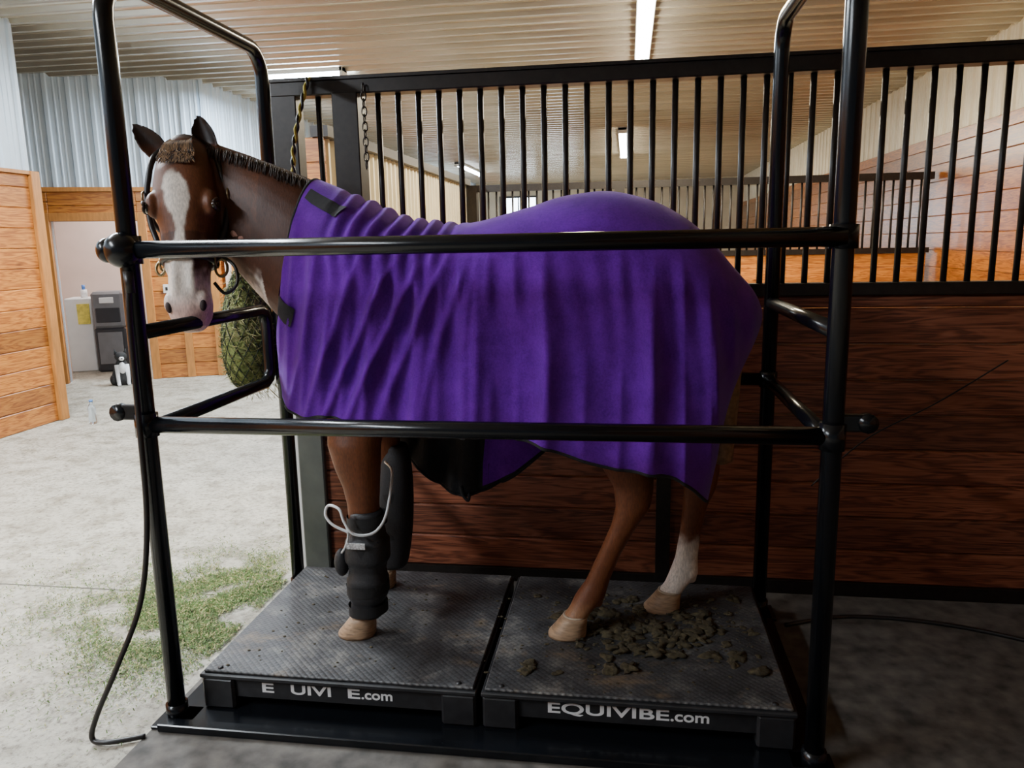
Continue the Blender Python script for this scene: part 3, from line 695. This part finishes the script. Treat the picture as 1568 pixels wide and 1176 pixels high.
for d_ in (-1,1):
    for k in range(16):
        ph0=2*math.pi*k/16; mb.tube([hpnt(.12+2.95*i/24,ph0+d_*i*.14)+ (hpnt(.12+2.95*i/24,ph0+d_*i*.14)-hc).normalized()*.008 for i in range(25)],.0022,4,2)
mb.tube(smooth_path([hc+V((0,0,.26)),hc+V((.02,.05,.45)),hc+V((.10,.2,.60))],5),.006,6,2)
for k in range(60):
    p=hc+V((random.uniform(-.05,.1),random.uniform(-.05,.05),-.21)); mb.tube([p,p+V((random.uniform(-.03,.08),0,-random.uniform(.03,.08)))],.001,3,1)
mb.build("hay_net",[m_hay,m_hayd,simple("net_cord",(.02,.03,.02),.7,0,.2,30,0),simple("hay_dark",(.07,.10,.03),.9,0,.4,30,0)])
mb=MB()
def fl():
    while True:
        x=random.gauss(-1.74,.20) if random.random()<.8 else random.gauss(-2.0,.42); y=random.gauss(2.82,.28)
        if noise.noise(V((x*6,y*6,0)))<random.uniform(-.5,.2): continue
        if x<-1.52 and x>-3.2 and y<4.0 and y>1.8 and not (x>-1.56 and y>3.1): return V((x,y,.004+random.random()*.006)),V((0,0,1))
blades(mb,27000,fl,(0,0,0,1),l=(.008,.026),r=.0015); mb.build("spilled_hay",[simple("alfalfa",(.11,.18,.045),.8,0,.4,30,0),m_hayd])
mb=MB()
for i in range(190):
    k=random.choice(((.12,2.50,.12,.10),(.02,2.6,.15,.11),(.22,2.62,.11,.09),(-.02,2.45,.18,.14)))
    x=random.gauss(k[0],k[2]);y=random.gauss(k[1],k[3])
    if not(-.35<x<.47 and 2.2<y<2.9): continue
    r=random.uniform(.005,.013) if i%3 else random.uniform(.012,.026); mb.ell((x,y,.153+r*.15),r*1.4,r*1.2,r*.42,0,nu=14,nv=9,R=Matrix.Rotation(random.random()*3,3,'Z'),jit=1.3)
for i in range(620):
    x=random.gauss(.1,.24) if i%3 else random.uniform(-1.3,.45);y=random.gauss(2.55,.16) if i%3 else random.uniform(2.15,2.9)
    if not(-1.33<x<.47 and 2.14<y<2.92): continue
    r=random.uniform(.0015,.005); mb.ell((x,y,.153),r*1.5,r,r*.6,0,nu=6,nv=4)
mb.build("manure_clumps",[m_dirt])
# ------------------------------------------------------------------ hose
mb=MB(); mb.tube(smooth_path([(-1.40,2.02,1.42),(-1.405,2.01,1.3),(-1.41,2.01,1.0),(-1.42,2.01,.7),(-1.455,1.99,.45),(-1.53,1.95,.25),(-1.60,1.93,.1),(-1.62,1.92,.02),(-1.56,1.92,.014),(-1.47,1.96,.014)],8),.0085,8)
mb.tube([(-1.40,2.02,1.38),(-1.40,2.02,1.44)],.014,8); mb.build("black_hose",[m_strap])
mb=MB(); p=smooth_path([(-1.30,3.17,2.18),(-1.33,3.14,2.05),(-1.36,3.12,1.9),(-1.37,3.12,1.75),(-1.36,3.12,1.6)],12)
for k in range(2):
    mb.tube([q+V((.006*math.cos(i*.9+k*math.pi),.006*math.sin(i*.9+k*math.pi),0)) for i,q in enumerate(p)],.006,6,k)
mb.build("lead_rope",[simple("yellow_rope",(.45,.38,.05),.8,0,.2,60,0),m_strap])
mb=MB()
for i in range(11):
    c=V((-1.07,3.175,2.13-i*.03)); ax=V((1,0,0)) if i%2 else V((0,1,0))
    mb.tube([c+ax*.010*math.cos(a)+V((0,0,.02))*math.sin(a) for a in [2*math.pi*k/12 for k in range(12)]],.0032,5,0,closed=True)
mb.build("chain",[simple("steel_chain",(.05,.045,.04),.35,.9,.2,30,0)])
# ------------------------------------------------------------------ washroom items
def place(o): o.matrix_world=RM; return o
mb=MB(); mb.box((.54,.75,.0),(.90,1.10,.55),0,bev=.02); mb.box((.54,.74,.55),(.90,1.10,1.0),1,bev=.03); mb.box((.58,.73,.62),(.86,.76,.80),0,bev=.01); mb.box((.64,.72,.86),(.80,.75,.93),2,bev=.005); mb.box((.58,.735,.1),(.86,.745,.5),1,bev=.004)
place(mb.build("water_dispenser",[simple("black_plastic",(.03,.03,.035),.35,0,.1,10,0),simple("grey_plastic",(.16,.16,.17),.4,0,.1,10,0),m_white]))
mb=MB(); mb.box((.20,.9,0),(.50,1.3,.92),0,bev=.01); mb.box((.34,.88,.6),(.48,.9,.85),1); mb.tube([(.40,1.05,.92),(.40,1.05,1.02)],.04,12,0); mb.tube([(.40,1.05,1.02),(.40,1.05,1.08)],.02,12,2)
place(mb.build("utility_cabinet",[m_white,simple("yellow_label",(.8,.65,.1),.5,0,.3,20,0),simple("blue_cap",(.1,.25,.7),.4,0,.1,5,0)]))
mb=MB(); mb.box((.55,2.14,1.45),(.70,2.2,1.68),0,bev=.01); mb.box((.58,2.12,1.5),(.67,2.14,1.62),1,bev=.004); place(mb.build("wall_dispenser",[simple("grey_box",(.3,.27,.25),.5,0,.1,10,0),m_white]))
mb=MB(); mb.box((1.52,-.05,1.0),(1.70,-.037,1.10),0,bev=.004)
for k in range(3): mb.box((1.545+.05*k,-.053,1.03),(1.57+.05*k,-.049,1.07),1)
place(mb.build("outlet_plate",[m_white,m_bars]))
mb=MB(); x,y=0,0
mb.loft([(V((x,y,.0)),V((.085,0,0)),V((0,.10,0)),V((0,-.10,0)),2),(V((x,y,.06)),V((.095,0,0)),V((0,.11,0)),V((0,-.11,0)),2),(V((x,y-.02,.15)),V((.07,0,0)),V((0,.075,0)),V((0,-.075,0)),2),(V((x,y-.04,.22)),V((.045,0,0)),V((0,.045,0)),V((0,-.045,0)),2),(V((x,y-.04,.26)),V((.03,0,0)),V((0,.03,0)),V((0,-.03,0)),2)],16,0)
mb.ell((x,y-.05,.28),.052,.055,.048,0); mb.ell((x,y-.105,.265),.022,.035,.02,1); mb.ell((x,y-.14,.27),.008,.006,.006,0)
for s_ in (-1,1):
    mb.loft([(V((x+s_*.035,y-.04,.30)),V((.018,0,0)),V((0,.01,0)),V((0,-.01,0)),2),(V((x+s_*.045,y-.04,.355)),V((.003,0,0)),V((0,.003,0)),V((0,-.003,0)),2)],8,0)
    mb.tube([(x+s_*.035,y-.06,.2),(x+s_*.04,y-.09,.08),(x+s_*.04,y-.10,.015),(x+s_*.04,y-.14,.012)],[.025,.018,.016,.014],8,1)
    mb.ell((x+s_*.075,y-.02,.05),.03,.07,.05,0)
mb.ell((x,y-.085,.17),.03,.03,.06,1); mb.tube([(x,y+.09,.03),(x+.06,y+.15,.02),(x+.12,y+.14,.02)],[.018,.014,.006],8,0)
o=mb.build("dog",[simple("black_fur",(.02,.02,.02),.8,0,.3,60,.2),simple("white_fur",(.75,.75,.75),.8,0,.1,60,.2)])
c=RM@V((1.04,-.28,0)); o.location=c; o.rotation_euler=(0,0,.7); o.scale=(1.25,1.25,1.15)
mb=MB(); bx,by=-4.65,6.0
mb.loft([(V((bx,by,z)),V((r,0,0)),V((0,r,0)),V((0,-r,0)),2) for z,r in ((.001,.028),(.02,.033),(.08,.031),(.14,.033),(.17,.022),(.185,.013),(.20,.013))],16,0); mb.loft([(V((bx,by,z)),V((r,0,0)),V((0,r,0)),V((0,-r,0)),2) for z,r in ((.198,.016),(.215,.016))],12,1)
mg,nt,b=newmat("clear_plastic"); b.inputs["Transmission Weight"].default_value=.9; b.inputs["Roughness"].default_value=.1; b.inputs["Base Color"].default_value=(.8,.9,1,1)
mb.build("water_bottle",[mg,simple("blue_lid",(.1,.25,.6),.4,0,.1,5,0)])
mb=MB(); mb.tube(smooth_path([(1.45,3.17,1.02),(1.2,3.16,.85),(.95,3.16,.7),(.75,3.16,.5)],8),.003,6)
mb.build("wall_cord",[m_strap])
mb=MB(); mb.tube(smooth_path([(.62,2.9,.016),(.9,3.0,.016),(1.3,2.95,.016),(1.8,2.7,.016)],8),.008,6); mb.build("floor_cable",[m_strap])
# ------------------------------------------------------------------ lights
def area(name,loc,rot,sx,sy,p,col):
    l=bpy.data.lights.new(name,"AREA"); l.shape='RECTANGLE'; l.size=sx;l.size_y=sy;l.energy=p;l.color=col
    o=bpy.data.objects.new(name,l); o.location=loc;o.rotation_euler=rot; bpy.context.scene.collection.objects.link(o); return o
area("aisle_tube_light",(-3.6,3.6,CZ-.16),(0,0,0),.3,2.2,310,(.90,.96,1))
area("aisle_tube_light",(-3.6,-.4,CZ-.16),(0,0,0),.3,2.2,200,(.92,.96,1))
area("aisle_tube_light",(-3.48,8.4,CZ-.14),(0,0,0),1.2,.3,300,(.75,.88,1))
area("aisle_tube_light",(-3.9,19.5,CZ-.16),(0,0,0),.3,3,220,(.8,.9,1))
area("stall_tube_light",(.13,7.2,CZ-.16),(0,0,0),.3,3.3,330,(1,.86,.60))
area("stall_tube_light",(-.1,15.5,CZ-.16),(0,0,0),.3,4,220,(1,.86,.60))
area("washroom_light",tuple(RM@V((1.0,1.2,2.5))),(0,0,0),.8,.8,55,(1,.93,.88))
w=bpy.data.worlds.new("world"); bpy.context.scene.world=w; w.use_nodes=True
w.node_tree.nodes["Background"].inputs[0].default_value=(.80,.87,1,1); w.node_tree.nodes["Background"].inputs[1].default_value=.13
